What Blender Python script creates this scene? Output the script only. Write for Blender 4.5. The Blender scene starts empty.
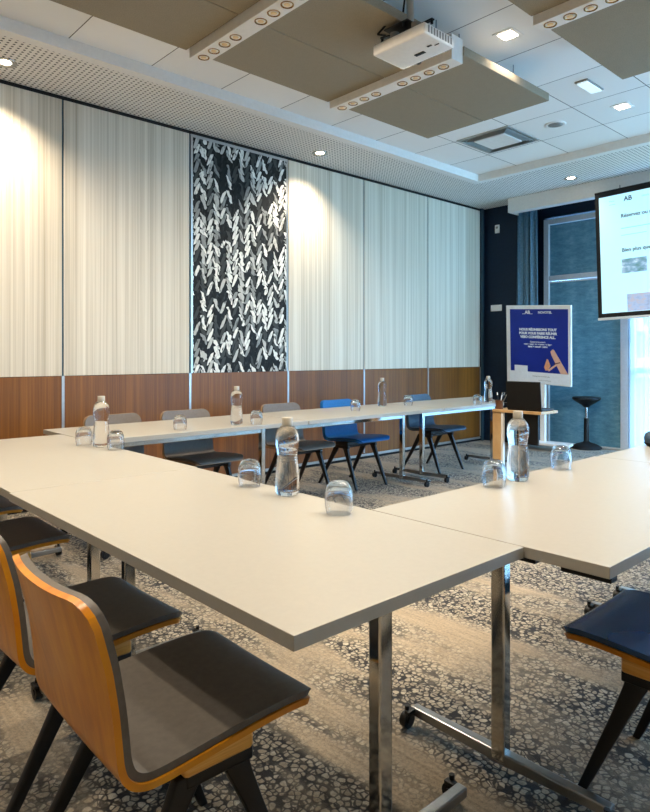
import bpy, bmesh, math, random
from mathutils import Vector, Matrix
random.seed(7)
S = bpy.context.scene
COL = S.collection
PI = math.pi

# ------------------------------------------------------------------ helpers
def lin(h):
    h = h.lstrip('#')
    out = []
    for i in (0, 2, 4):
        c = int(h[i:i+2], 16) / 255
        out.append(c/12.92 if c <= .04045 else ((c+.055)/1.055)**2.4)
    return (*out, 1)

def obj(name, bm, mat=None, parent=None, smooth=False):
    me = bpy.data.meshes.new(name)
    bmesh.ops.recalc_face_normals(bm, faces=bm.faces[:])
    bm.to_mesh(me); bm.free()
    if smooth:
        for p in me.polygons: p.use_smooth = True
        if smooth is not True:
            me.set_sharp_from_angle(angle=smooth)
    if mat:
        me.materials.append(mat)
    o = bpy.data.objects.new(name, me); COL.objects.link(o)
    if parent: o.parent = parent
    return o

def tag(o, label, cat, group=None):
    o['label'] = label; o['category'] = cat
    if group: o['group'] = group
    return o

def thing(name, label, cat, loc=(0, 0, 0), rotz=0, group=None):
    o = bpy.data.objects.new(name, None); COL.objects.link(o)
    o.empty_display_size = .1
    o.location = loc; o.rotation_euler = (0, 0, rotz)
    return tag(o, label, cat, group)

def struct(name, bm, mat, parent=None, smooth=False):
    o = obj(name, bm, mat, parent, smooth)
    o['kind'] = 'structure'
    return o

def dup(root, loc, rotz=None, label=None):
    r = root.copy(); COL.objects.link(r); r.location = loc
    if rotz is not None: r.rotation_euler = (0, 0, rotz)
    if label: r['label'] = label
    for ch in root.children:
        c = ch.copy(); COL.objects.link(c); c.parent = r
        for g in ch.children:
            d = g.copy(); COL.objects.link(d); d.parent = c
    return r

def repaint(root, names, mat):
    for ch in root.children:
        if ch.name.split('.')[0] in names:
            ch.material_slots[0].link = 'OBJECT'
            ch.material_slots[0].material = mat

def B(): return bmesh.new()

def box(bm, x0, x1, y0, y1, z0, z1, bev=0, seg=2, M=None):
    t = bmesh.new()
    bmesh.ops.create_cube(t, size=1)
    for v in t.verts:
        v.co = Vector(((x0+x1)/2 + v.co.x*(x1-x0), (y0+y1)/2 + v.co.y*(y1-y0), (z0+z1)/2 + v.co.z*(z1-z0)))
    if bev:
        bmesh.ops.bevel(t, geom=t.edges[:], offset=bev, segments=seg, profile=.5, affect='EDGES')
    return merge(bm, t, M)

def merge(bm, t, M=None):
    if M is not None: bmesh.ops.transform(t, matrix=M, verts=t.verts)
    vm = {}
    for v in t.verts: vm[v] = bm.verts.new(v.co)
    for f in t.faces:
        try: bm.faces.new([vm[v] for v in f.verts])
        except ValueError: pass
    t.free()
    return bm

def lathe(bm, prof, n=32, M=None, cap=True):
    t = bmesh.new(); rings = []
    for r, z in prof:
        rings.append([t.verts.new((r*math.cos(2*PI*i/n), r*math.sin(2*PI*i/n), z)) for i in range(n)] if r > 1e-6 else [t.verts.new((0, 0, z))])
    for a, b in zip(rings, rings[1:]):
        for i in range(n):
            j = (i+1) % n
            if len(a) == 1 and len(b) == 1: continue
            if len(a) == 1: t.faces.new((a[0], b[i], b[j]))
            elif len(b) == 1: t.faces.new((a[i], a[j], b[0]))
            else: t.faces.new((a[i], a[j], b[j], b[i]))
    if cap:
        if len(rings[0]) > 1: t.faces.new(rings[0])
        if len(rings[-1]) > 1: t.faces.new(rings[-1][::-1])
    return merge(bm, t, M)

def cyl(bm, p0, p1, r0, r1=None, n=16):
    p0, p1 = Vector(p0), Vector(p1); r1 = r0 if r1 is None else r1
    d = p1-p0
    M = Matrix.Translation(p0) @ d.to_track_quat('Z', 'Y').to_matrix().to_4x4()
    return lathe(bm, [(r0, 0), (r1, d.length)], n, M)

def beam(bm, sections, bev=0):
    """loft of rectangular sections: (centre, half-vector a, half-vector b)"""
    t = bmesh.new(); rings = []
    for c, a, b in sections:
        c, a, b = Vector(c), Vector(a), Vector(b)
        rings.append([t.verts.new(c+a+b), t.verts.new(c-a+b), t.verts.new(c-a-b), t.verts.new(c+a-b)])
    for p, q in zip(rings, rings[1:]):
        for i in range(4):
            j = (i+1) % 4
            t.faces.new((p[i], p[j], q[j], q[i]))
    t.faces.new(rings[0]); t.faces.new(rings[-1][::-1])
    bmesh.ops.recalc_face_normals(t, faces=t.faces[:])
    if bev:
        bmesh.ops.bevel(t, geom=t.edges[:], offset=bev, segments=2, profile=.5, affect='EDGES')
    return merge(bm, t)

def prism(bm, pts, z0, z1, bev=0, M=None):
    t = bmesh.new()
    a = [t.verts.new((x, y, z0)) for x, y in pts]; b = [t.verts.new((x, y, z1)) for x, y in pts]
    n = len(pts)
    for i in range(n): t.faces.new((a[i], a[(i+1) % n], b[(i+1) % n], b[i]))
    t.faces.new(a[::-1]); t.faces.new(b)
    bmesh.ops.recalc_face_normals(t, faces=t.faces[:])
    if bev: bmesh.ops.bevel(t, geom=t.edges[:], offset=bev, segments=2, profile=.5, affect='EDGES')
    return merge(bm, t, M)

def text_mesh(body, size, mat, parent, M, name='lettering', align='LEFT', bold=0, spacing=1.0):
    cu = bpy.data.curves.new('txt', 'FONT')
    cu.body = body; cu.size = size; cu.align_x = align; cu.extrude = .0006; cu.offset = bold
    cu.space_character = spacing
    to = bpy.data.objects.new('txt', cu); COL.objects.link(to)
    bpy.context.view_layer.update()
    dg = bpy.context.evaluated_depsgraph_get()
    me = bpy.data.meshes.new_from_object(to.evaluated_get(dg))
    bpy.data.objects.remove(to); bpy.data.curves.remove(cu)
    me.transform(M); me.materials.clear(); me.materials.append(mat); me.name = name
    o = bpy.data.objects.new(name, me); COL.objects.link(o); o.parent = parent
    return o

# ------------------------------------------------------------------ materials
class N:
    def __init__(s, name):
        s.m = bpy.data.materials.new(name); s.m.use_nodes = True
        s.t = s.m.node_tree; s.b = s.t.nodes['Principled BSDF']; s.out = s.t.nodes['Material Output']
    def n(s, typ, **kw):
        nd = s.t.nodes.new(typ)
        for k, v in kw.items(): setattr(nd, k, v)
        return nd
    def link(s, a, b): s.t.links.new(a, b)
    def put(s, sock, v):
        if hasattr(v, 'is_linked') or isinstance(v, bpy.types.NodeSocket): s.link(v, sock)
        else: sock.default_value = v
    def math(s, op, a, b=0.0, c=0.0):
        nd = s.n('ShaderNodeMath', operation=op)
        s.put(nd.inputs[0], a); s.put(nd.inputs[1], b)
        if len(nd.inputs) > 2: s.put(nd.inputs[2], c)
        return nd.outputs[0]
    def coord(s):
        return s.n('ShaderNodeTexCoord').outputs['Object']
    def xyz(s, v=None):
        nd = s.n('ShaderNodeSeparateXYZ'); s.link(v or s.coord(), nd.inputs[0]); return nd.outputs
    def comb(s, x, y, z=0.0):
        nd = s.n('ShaderNodeCombineXYZ')
        for i, v in enumerate((x, y, z)): s.put(nd.inputs[i], v)
        return nd.outputs[0]
    def mapping(s, scale, v=None):
        nd = s.n('ShaderNodeMapping'); s.link(v or s.coord(), nd.inputs[0]); nd.inputs['Scale'].default_value = scale
        return nd.outputs[0]
    def noise(s, v, scale=1, detail=4, rough=.55, out='Fac'):
        nd = s.n('ShaderNodeTexNoise'); s.link(v, nd.inputs['Vector'])
        nd.inputs['Scale'].default_value = scale; nd.inputs['Detail'].default_value = detail; nd.inputs['Roughness'].default_value = rough
        return nd.outputs[out]
    def ramp(s, f, stops, interp='LINEAR'):
        nd = s.n('ShaderNodeValToRGB'); s.link(f, nd.inputs[0]); r = nd.color_ramp; r.interpolation = interp
        while len(r.elements) < len(stops): r.elements.new(.5)
        for e, (p, c) in zip(r.elements, stops): e.position = p; e.color = c
        return nd.outputs[0]
    def mix(s, f, a, b, typ='MIX'):
        nd = s.n('ShaderNodeMix', data_type='RGBA', blend_type=typ)
        s.put(nd.inputs[0], f); s.put(nd.inputs[6], a); s.put(nd.inputs[7], b)
        return nd.outputs[2]
    def step(s, a, lo, hi):
        nd = s.n('ShaderNodeMapRange', interpolation_type='SMOOTHSTEP')
        s.put(nd.inputs[0], a); nd.inputs[1].default_value = lo; nd.inputs[2].default_value = hi
        return nd.outputs[0]
    def bump(s, h, strength=.3, dist=.01):
        nd = s.n('ShaderNodeBump'); s.link(h, nd.inputs['Height'])
        nd.inputs['Strength'].default_value = strength; nd.inputs['Distance'].default_value = dist
        s.link(nd.outputs[0], s.b.inputs['Normal'])
    def base(s, v): s.put(s.b.inputs['Base Color'], v)
    def set(s, rough=.5, metal=0, spec=.5, **kw):
        s.b.inputs['Roughness'].default_value = rough; s.b.inputs['Metallic'].default_value = metal
        s.b.inputs['Specular IOR Level'].default_value = spec
        for k, v in kw.items(): s.b.inputs[k].default_value = v
        return s

def plain(name, col, rough=.5, metal=0, spec=.5, var=.06, scale=30, bump=0, **kw):
    m = N(name); m.set(rough, metal, spec, **kw)
    c = lin(col)
    f = m.noise(m.coord(), scale, 3)
    d = tuple(x*(1-var*2) for x in c[:3]) + (1,); e = tuple(min(1, x*(1+var)) for x in c[:3]) + (1,)
    m.base(m.ramp(f, [(.3, d), (.7, e)]))
    if bump: m.bump(f, bump, .002)
    return m.m

def emit(name, col, strength):
    m = N(name); m.set(.5)
    m.base(lin(col)); m.b.inputs['Emission Color'].default_value = lin(col); m.b.inputs['Emission Strength'].default_value = strength
    return m.m

# carpet
def mk_carpet():
    m = N('carpet'); m.set(.8, 0, .3); m.b.inputs['Sheen Weight'].default_value = .12; m.b.inputs['Sheen Roughness'].default_value = .4
    co = m.coord()
    dist = m.noise(co, 14, 2, out='Color')
    sc = m.n('ShaderNodeVectorMath', operation='SCALE'); m.link(dist, sc.inputs[0]); sc.inputs['Scale'].default_value = .035
    ad = m.n('ShaderNodeVectorMath', operation='ADD'); m.link(co, ad.inputs[0]); m.link(sc.outputs[0], ad.inputs[1])
    vo = m.n('ShaderNodeTexVoronoi', feature='DISTANCE_TO_EDGE'); m.link(ad.outputs[0], vo.inputs['Vector']); vo.inputs['Scale'].default_value = 46; vo.inputs['Randomness'].default_value = .85
    vc = m.n('ShaderNodeTexVoronoi', feature='F1'); m.link(ad.outputs[0], vc.inputs['Vector']); vc.inputs['Scale'].default_value = 46; vc.inputs['Randomness'].default_value = .85
    cell = m.xyz(vc.outputs['Color'])[0]
    big = m.noise(m.mapping((.7, 2.6, 1)), 1.15, 3, .6)
    mask = m.step(big, .36, .56)
    wid = m.noise(co, 36, 2)
    c1 = m.math('SUBTRACT', 1.0, m.step(m.math('SUBTRACT', vo.outputs['Distance'], m.math('MULTIPLY', m.math('SUBTRACT', wid, .30), .35)), -.01, .085))
    c2 = m.step(m.math('ADD', vc.outputs['Distance'], m.math('MULTIPLY', wid, .25)), .62, .80)
    crack = m.math('MAXIMUM', m.math('MULTIPLY', c1, .9), c2)
    crack = m.math('MULTIPLY', crack, mask)
    st = m.noise(m.mapping((1.2, 34, 1)), 1.6, 5, .65)
    smooth = m.ramp(st, [(.3, lin('#988870')), (.5, lin('#ac9a80')), (.72, lin('#bdab91'))])
    peb = m.ramp(cell, [(0, lin('#a0947f')), (.55, lin('#bbae97')), (1, lin('#cec3ac'))])
    col = m.mix(mask, smooth, peb)
    col = m.mix(crack, col, lin('#1f1c1b'))
    mid = m.noise(co, 85, 3, .7)
    col = m.mix(.7, col, m.ramp(mid, [(.3, (.45, .44, .42, 1)), (.6, (1, 1, 1, 1))]), 'MULTIPLY')
    fib = m.noise(co, 260, 2)
    col = m.mix(.5, col, m.ramp(fib, [(.25, (.5, .49, .47, 1)), (.75, (1, 1, 1, 1))]), 'MULTIPLY')
    m.base(col)
    h = m.math('SUBTRACT', m.math('MULTIPLY', fib, .5), m.math('MULTIPLY', crack, .6))
    m.bump(h, .5, .006)
    return m.m

def mk_pale_panel():
    m = N('pale_zebra_laminate'); m.set(.55, 0, .35)
    a = m.noise(m.mapping((1, 55, .22)), 1, 5, .7)
    b = m.noise(m.mapping((1, 9, .12)), 1, 2)
    f = m.math('ADD', m.math('MULTIPLY', a, .7), m.math('MULTIPLY', b, .3))
    m.base(m.ramp(f, [(.33, lin('#aa9d85')), (.5, lin('#d0c5b0')), (.64, lin('#e3dac8'))]))
    return m.m

def mk_walnut():
    m = N('brown_wood_veneer'); m.set(.45, 0, .4)
    a = m.noise(m.mapping((1, 70, .8)), 1, 5, .7)
    b = m.noise(m.mapping((1, 6, .3)), 1, 2)
    f = m.math('ADD', m.math('MULTIPLY', a, .65), m.math('MULTIPLY', b, .35))
    m.base(m.ramp(f, [(.33, lin('#54300d')), (.5, lin('#764714')), (.68, lin('#905c20'))]))
    m.bump(a, .08, .002)
    return m.m

def mk_ply(name, c0, c1, c2, ax=(26, 3, 3)):
    m = N(name); m.set(.32, 0, .5); m.b.inputs['Coat Weight'].default_value = .08
    a = m.noise(m.mapping(ax), 1, 5, .6)
    m.base(m.ramp(a, [(.3, lin(c0)), (.5, lin(c1)), (.7, lin(c2))]))
    return m.m

def mk_mural():
    m = N('black_and_cream_leaf_print'); m.set(.6, 0, .2)
    x = m.xyz()
    ns = m.noise(m.coord(), 9, 2)
    ns2 = m.noise(m.coord(), 38, 2)
    yy = m.math('ADD', x[1], m.math('ADD', m.math('MULTIPLY', ns, .05), m.math('MULTIPLY', ns2, .005)))
    u = m.math('DIVIDE', yy, .074)
    i = m.math('FLOOR', u); f = m.math('FRACT', u)
    d = m.math('MODULO', m.math('ABSOLUTE', i), 2.0)
    g = m.math('ADD', m.math('MULTIPLY', d, f), m.math('MULTIPLY', m.math('SUBTRACT', 1.0, d), m.math('SUBTRACT', 1.0, f)))
    wn0 = m.n('ShaderNodeTexWhiteNoise', noise_dimensions='1D'); m.link(i, wn0.inputs['W'])
    v = m.math('ADD', m.math('ADD', m.math('DIVIDE', x[2], .078), m.math('MULTIPLY', g, 1.45)), wn0.outputs['Value'])
    v = m.math('ADD', v, m.math('ADD', m.math('MULTIPLY', ns, 2.2), m.math('MULTIPLY', ns2, .12)))
    j = m.math('FLOOR', v); h = m.math('FRACT', v)
    wn = m.n('ShaderNodeTexWhiteNoise', noise_dimensions='2D'); m.link(m.comb(i, j), wn.inputs['Vector'])
    wid = m.math('MULTIPLY', m.math('SINE', m.math('MULTIPLY', m.math('ADD', m.math('MULTIPLY', f, .86), .07), PI)), 1.08)
    leaf = m.step(m.math('SUBTRACT', wid, m.math('ABSOLUTE', m.math('MULTIPLY', m.math('SUBTRACT', h, .5), 2.0))), 0, .18)
    col = m.ramp(wn.outputs['Value'], [(0, lin('#1b1c1b')), (.2, lin('#3f413f')), (.36, lin('#8d8e89')), (.50, lin('#e6e3d8')), (.85, lin('#bdbbb2'))], 'CONSTANT')
    brush = m.noise(m.mapping((1, 42, 20)), 1, 3)
    col = m.mix(m.step(brush, .5, .75), col, lin('#3a3b39'))
    m.base(m.mix(leaf, lin('#121312'), col))
    return m.m

def mk_perf():
    m = N('perforated_plasterboard'); m.set(.8, 0, .2)
    x = m.xyz()
    p = .04
    fx = m.math('SUBTRACT', m.math('FRACT', m.math('DIVIDE', x[0], p)), .5)
    fy = m.math('SUBTRACT', m.math('FRACT', m.math('DIVIDE', x[1], p)), .5)
    r = m.math('SQRT', m.math('ADD', m.math('MULTIPLY', fx, fx), m.math('MULTIPLY', fy, fy)))
    k = m.math('LESS_THAN', r, .235)
    m.base(m.mix(k, lin('#e6e2da'), lin('#3a3630')))
    return m.m

def mk_tiles():
    m = N('white_ceiling_tiles'); m.set(.85, 0, .2)
    x = m.xyz()
    fx = m.math('ABSOLUTE', m.math('SUBTRACT', m.math('FRACT', m.math('DIVIDE', m.math('ADD', x[0], 2.73-.32), .64)), .5))
    fy = m.math('ABSOLUTE', m.math('SUBTRACT', m.math('FRACT', m.math('DIVIDE', m.math('ADD', x[1], -1.73-.317), .634)), .5))
    k = m.math('LESS_THAN', m.math('MINIMUM', fx, fy), .0055)
    wn = m.n('ShaderNodeTexWhiteNoise', noise_dimensions='2D')
    m.link(m.comb(m.math('FLOOR', m.math('DIVIDE', m.math('ADD', x[0], 2.73), .64)), m.math('FLOOR', m.math('DIVIDE', m.math('ADD', x[1], -1.73), .634))), wn.inputs['Vector'])
    tile = m.ramp(wn.outputs['Value'], [(0, lin('#eceae5')), (1, lin('#f4f2ee'))])
    m.base(m.mix(k, tile, lin('#55514b')))
    return m.m

def mk_felt(name, c):
    m = N(name); m.set(.95, 0, .1)
    f = m.noise(m.coord(), 150, 3)
    b = m.noise(m.coord(), 20, 3)
    k = lin(c)
    m.base(m.ramp(m.math('ADD', m.math('MULTIPLY', f, .85), m.math('MULTIPLY', b, .15)), [(.35, tuple(q*.88 for q in k[:3])+(1,)), (.65, tuple(q*1.08 for q in k[:3])+(1,))]))
    m.bump(f, .2, .002)
    return m.m

def mk_bluepanel():
    m = N('blue_blackout_fabric'); m.set(.55, 0, .4)
    a = m.noise(m.mapping((3, 3, 9)), 3, 6, .75)
    b = m.noise(m.mapping((5, 1, .5)), 1, 2)
    f = m.math('ADD', m.math('MULTIPLY', a, .65), m.math('MULTIPLY', b, .35))
    m.base(m.ramp(f, [(.32, lin('#4a7d92')), (.5, lin('#679db2')), (.68, lin('#90bccb'))]))
    m.bump(a, .1, .004)
    return m.m

def mk_glass(name, ior, trans, tint=(1, 1, 1, 1)):
    m = N(name); t = m.t
    g = m.n('ShaderNodeBsdfGlass'); g.inputs['IOR'].default_value = ior; g.inputs['Roughness'].default_value = 0; g.inputs['Color'].default_value = tint
    tr = m.n('ShaderNodeBsdfTransparent'); tr.inputs['Color'].default_value = tint
    mx = m.n('ShaderNodeMixShader'); mx.inputs[0].default_value = trans
    m.link(g.outputs[0], mx.inputs[1]); m.link(tr.outputs[0], mx.inputs[2]); m.link(mx.outputs[0], m.out.inputs['Surface'])
    return m.m

def mk_thin():
    m = N('thin_clear_bottle_wall')
    tr = m.n('ShaderNodeBsdfTransparent'); gl = m.n('ShaderNodeBsdfGlossy'); gl.inputs['Roughness'].default_value = .02
    fr = m.n('ShaderNodeFresnel'); fr.inputs['IOR'].default_value = 1.5
    mx = m.n('ShaderNodeMixShader'); m.link(fr.outputs[0], mx.inputs[0]); m.link(tr.outputs[0], mx.inputs[1]); m.link(gl.outputs[0], mx.inputs[2])
    m.link(mx.outputs[0], m.out.inputs['Surface'])
    return m.m

def mk_sheer():
    m = N('white_sheer_voile')
    tr = m.n('ShaderNodeBsdfTransparent'); tl = m.n('ShaderNodeBsdfTranslucent'); df = m.n('ShaderNodeBsdfDiffuse')
    wv = m.noise(m.mapping((14, 14, .15)), 1, 2)
    tl.inputs['Color'].default_value = (.6, .65, .7, 1); df.inputs['Color'].default_value = (.85, .9, .95, 1)
    a = m.n('ShaderNodeMixShader'); a.inputs[0].default_value = .4
    m.link(tl.outputs[0], a.inputs[1]); m.link(df.outputs[0], a.inputs[2])
    b = m.n('ShaderNodeMixShader')
    m.link(m.math('ADD', .5, m.math('MULTIPLY', wv, .4)), b.inputs[0])
    m.link(tr.outputs[0], b.inputs[1]); m.link(a.outputs[0], b.inputs[2])
    m.link(b.outputs[0], m.out.inputs['Surface'])
    return m.m

MT = dict(
    carpet=mk_carpet(), pale=mk_pale_panel(), walnut=mk_walnut(), mural=mk_mural(), perf=mk_perf(), tiles=mk_tiles(),
    felt=mk_felt('taupe_acoustic_felt', '#9a907d'), bluepanel=mk_bluepanel(),
    plaster=plain('white_plaster', '#e8e5df', .8, 0, .2, .02),
    whitewall=plain('offwhite_paint', '#c9c4ba', .8, 0, .2, .02),
    navy=plain('navy_paint', '#0c2135', .6, 0, .3, .08),
    tealtrim=plain('teal_grey_trim', '#2c4653', .5, 0, .4),
    alu=plain('satin_aluminium', '#b9b7b2', .35, .7, .5, .04),
    black_gap=plain('black_shadow_gap', '#100e0c', .8),
    frame=plain('grey_window_frame', '#d3d6d6', .5, 0, .4, .03),
    laminate=plain('cream_table_laminate', '#a09b90', .3, 0, .5, .015, 60),
    chrome=plain('polished_chrome', '#c9c7c2', .09, 1, .5, .02),
    steel=plain('brushed_steel', '#9a9a98', .3, 1, .5, .05),
    blackmetal=plain('black_coated_metal', '#0b0b0c', .4, 0, .4, .1),
    blackplastic=plain('black_plastic', '#0d0d0e', .45, 0, .4, .1),
    rubber=plain('dark_rubber', '#151515', .7, 0, .3, .1),
    ply=mk_ply('amber_plywood', '#ad6200', '#c67900', '#d68e06', (22, 4, 4)),
    plyedge=mk_ply('light_plywood_edge', '#c58a35', '#dca04a', '#e8b667', (4, 4, 160)),
    dgrey=plain('charcoal_leatherette', '#57514a', .42, 0, .5, .08, 60, .1),
    taupe=plain('taupe_leatherette', '#6d635a', .5, 0, .4, .06, 60, .1),
    tan=plain('tan_shell', '#9c7a55', .45, 0, .4, .06),
    blue=plain('bright_blue_upholstery', '#0a5f9e', .5, 0, .4, .08, 60, .1),
    slate=plain('slate_blue_upholstery', '#33475a', .45, 0, .4, .08, 60, .1),
    night=plain('sky_tinted_leatherette', '#15406c', .25, 0, .8, .03, 8, 0),  # dark leatherette, blue sky reflection put into its colour
    white=plain('white_plastic', '#efece6', .4, 0, .45, .02),
    greyplastic=plain('grey_plastic', '#8d8b86', .5, 0, .4, .05),
    oak=mk_ply('light_oak_veneer', '#b08a5c', '#c7a273', '#d8b88b', (4, 40, 2)),
    potbrown=plain('terracotta_brown', '#6f4a30', .6, 0, .3, .1),
    curtain=plain('blue_grey_curtain', '#6288a0', .85, 0, .1, .12, 40),
    glass=mk_glass('clear_glass', 1.45, .10), water=mk_glass('clear_filled_bottle', 1.38, .08),
    thin=mk_thin(), pane=mk_glass('window_glass', 1.45, .9), sheer=mk_sheer(),
    capgrey=plain('translucent_grey_cap', '#b5afa2', .4, 0, .4, .05),
    lampon=emit('lit_lamp_face', '#fff0d6', 14), lampcool=emit('lit_panel_face', '#d4e8f0', .5),
    lampsmall=emit('lit_spot_lens', '#d8bd90', .10), amberring=plain('amber_reflector', '#b98a4a', .25, .8, .5, .05),
    projimg=emit('projected_page', '#b9e6f4', .55),
    projtext=emit('projected_dark_text', '#2c4450', .25), projline=emit('projected_pale_line', '#8fcdd8', .4),
    posterblue=plain('royal_blue_print', '#0c2a92', .5, 0, .4, .05, 4), posterwhite=plain('white_print', '#f5f7fa', .5, 0, .4, .02),
    peach=plain('peach_print', '#eab59a', .5, 0, .3, .05), peach2=plain('orange_peach_print', '#efa878', .5, 0, .3, .08), maroon=plain('maroon_print', '#5a2a3a', .5),
    facade=plain('pale_render', '#cfc6c0', .9), roofc=plain('grey_roof', '#6f6a69', .9), leaf=plain('green_leaf', '#4d6b3a', .8, 0, .2, .2),
    outground=plain('grey_paving', '#8d8f90', .9),
)
def photo_mat(name, cols):
    m = N(name); m.set(.5)
    f = m.noise(m.mapping((3, 1, 5)), 3, 4)
    c = m.ramp(f, [(.3, lin(cols[0])), (.5, lin(cols[1])), (.7, lin(cols[2]))])
    m.base(c); m.link(c, m.b.inputs['Emission Color']); m.b.inputs['Emission Strength'].default_value = .45
    return m.m
PIC_A = photo_mat('projected_photo_landscape', ['#4d7f7a', '#7fa2b8', '#d5e6ee'])
PIC_B = photo_mat('projected_photo_dusk', ['#7f8fae', '#9fb0cc', '#b9a9ae'])

# ------------------------------------------------------------------ setting
XL, XR, YB, YE = -5.35, 1.75, -3.6, 8.62
ZS, ZC = 3.39, 3.475          # soffit and tile ceiling
b = B(); box(b, XL-.2, XR+.2, YB-.2, YE+.25, -.12, 0); struct('floor', b, MT['carpet'])

ceil = B(); box(ceil, -4.53, .93, YB+.82, 6.75, ZC, ZC+.08); CE = struct('ceiling', ceil, MT['tiles'])
b = B()
box(b, XL-.1, -4.62, YB, YE+.1, ZS, ZS+.2); box(b, -4.62, .93+.09, 6.84, YE+.1, ZS, ZS+.2)
box(b, 1.02, XR+.1, YB, YE+.1, ZS, ZS+.2); box(b, -4.62, 1.02, YB, YB+.73, ZS, ZS+.2)
struct('ceiling_soffit', b, MT['perf'], CE)
b = B()   # plain inner border of the soffit with its upstand
box(b, -4.62, -4.53, YB+.73, 6.84, ZS-.001, ZC+.08); box(b, .93, 1.02, YB+.73, 6.84, ZS-.001, ZC+.08)
box(b, -4.53, .93, 6.75, 6.84, ZS-.001, ZC+.08); box(b, -4.53, .93, YB+.73, YB+.82, ZS-.001, ZC+.08)
struct('ceiling_border', b, MT['plaster'], CE)

# left wall: sliding partition panels, 1.2 m each
b = B(); box(b, XL-.12, XL-.012, YB-.1, YE+.1, 0, ZS); WL = struct('wall_left', b, MT['black_gap'])
joints = [1.995-1.2*k for k in (5, 4, 3, 2, 1)] + [1.995, 3.188, 4.392, 5.573, 6.802, 8.02]
for y0, y1 in zip(joints, joints[1:]):
    b = B(); box(b, XL-.012, XL, y0+.008, y1-.008, .06, 1.075, .002, 1)
    struct('wainscot_panel', b, MT['walnut'], WL)
    b = B()
    mur = abs(y0-3.188) < .01
    if mur:
        box(b, XL-.012, XL-.002, y0+.03, y1-.02, 1.078, 3.33)
        struct('mural_panel', b, MT['mural'], WL)
        b = B()
        box(b, XL-.012, XL+.004, y0+.008, y0+.03, 1.078, 3.355); box(b, XL-.012, XL+.004, y1-.02, y1-.008, 1.078, 3.355); box(b, XL-.012, XL+.004, y0+.03, y1-.02, 3.33, 3.355)
        struct('mural_frame', b, MT['alu'], WL)
    else:
        box(b, XL-.012, XL, y0+.008, y1-.008, 1.078, 3.355, .002, 1)
        struct('upper_panel', b, MT['pale'], WL)
for y in joints[1:]:
    b = B(); box(b, XL-.012, XL+.006, y-.011, y+.011, .07, 1.077); struct('joint_strip', b, MT['alu'], WL)
    b = B(); box(b, XL-.012, XL-.004, y-.006, y+.006, 1.077, 3.355); struct('joint_gap', b, MT['tealtrim'], WL)
b = B(); box(b, XL-.012, XL+.006, YB, 8.02, .03, .058, .003); struct('baseboard_left', b, MT['alu'])
# pillar and end wall
b = B(); box(b, XL-.012, -4.77, 8.12, YE+.1, 0, ZS); box(b, XL-.012, XL+.01, 8.03, 8.12, 0, ZS)
WE = struct('wall_end', b, MT['navy'])
b = B(); box(b, -4.77, XR+.1, YE, YE+.12, 3.22, ZS+.1); box(b, -4.77, -4.66, YE, YE+.12, 0, 3.22); box(b, 1.36, XR+.1, YE, YE+.12, 0, 3.22)
struct('window_header', b, MT['navy'], WE)
b = B(); box(b, XL+.01, XL+.035, 8.02, 8.06, 0, ZS-.002); struct('trim_1', b, MT['tealtrim'])
b = B(); box(b, XR, XR+.1, YB-.1, 5.6, 0, ZS); box(b, XR, XR+.1, 8.2, YE+.1, 0, ZS); box(b, XR, XR+.1, 5.6, 8.2, 3.2, ZS)
struct('wall_right', b, MT['whitewall'])
b = B()
for y in (5.6, 6.87, 8.14): box(b, XR+.02, XR+.1, y, y+.06, 0, 3.2, .004)
box(b, XR+.02, XR+.1, 5.66, 8.14, 0, .07, .004); box(b, XR+.02, XR+.1, 5.66, 8.14, 3.14, 3.2, .004)
WR = struct('window_6', b, MT['frame'])  # window added in the unseen right wall for cool fill
b = B(); box(b, XR+.056, XR+.064, 5.66, 8.14, .07, 3.14); struct('window_glass', b, MT['pane'], WR)
b = B(); box(b, XL-.1, XR+.1, YB-.1, YB, 0, ZS); struct('wall_back', b, MT['whitewall'])
# pelmet over the window
b = B(); box(b, -4.76, XR, 7.80, 7.83, 3.2, ZS, .003); box(b, -4.76, -4.73, 7.83, 8.10, 3.2, ZS); box(b, -4.73, XR, 7.83, 7.93, 3.2, 3.215)
struct('trim_2', b, MT['plaster'])

# window_1: bay closed with blue fabric boards
def bay_frame(b, x0, x1, zt=3.21, rail=None, w=.06, sill=.07):
    box(b, x0, x0+w, YE-.05, YE+.05, 0, zt, .004); box(b, x1-w, x1, YE-.05, YE+.05, 0, zt, .004)
    box(b, x0+w, x1-w, YE-.05, YE+.05, zt-w, zt, .004); box(b, x0+w, x1-w, YE-.05, YE+.05, 0, sill, .004)
    if rail: box(b, x0+w, x1-w, YE-.045, YE+.05, rail-.035, rail+.035, .004)
b = B(); bay_frame(b, -4.65, -3.46, 3.19, 2.345, .075, .02)
box(b, -3.56, -3.46, YE-.06, YE+.04, 0, 3.19, .004)
W1 = struct('window_1', b, MT['frame'])
for z0, z1 in ((2.385, 3.11), (.02, 2.30)):
    b = B(); box(b, -4.572, -3.562, YE-.012, YE+.01, z0, z1, .003); struct('blackout_board', b, MT['bluepanel'], W1)
b = B(); box(b, -4.56, -3.57, YE-.03, YE-.012, 2.275, 2.30, .002); struct('glazing_bead', b, MT['frame'], W1)
xs = [-3.45, -2.25, -1.05, .15, 1.35]
W2 = None
for k, (x0, x1) in enumerate(zip(xs, xs[1:])):
    b = B(); bay_frame(b, x0, x1, 3.2, 1.05)
    w = struct('window_%d' % (k+2), b, MT['frame'])
    b = B(); box(b, x0+.055, x1-.055, YE-.004, YE+.004, .06, 3.15); struct('window_glass', b, MT['pane'], w)

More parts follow.
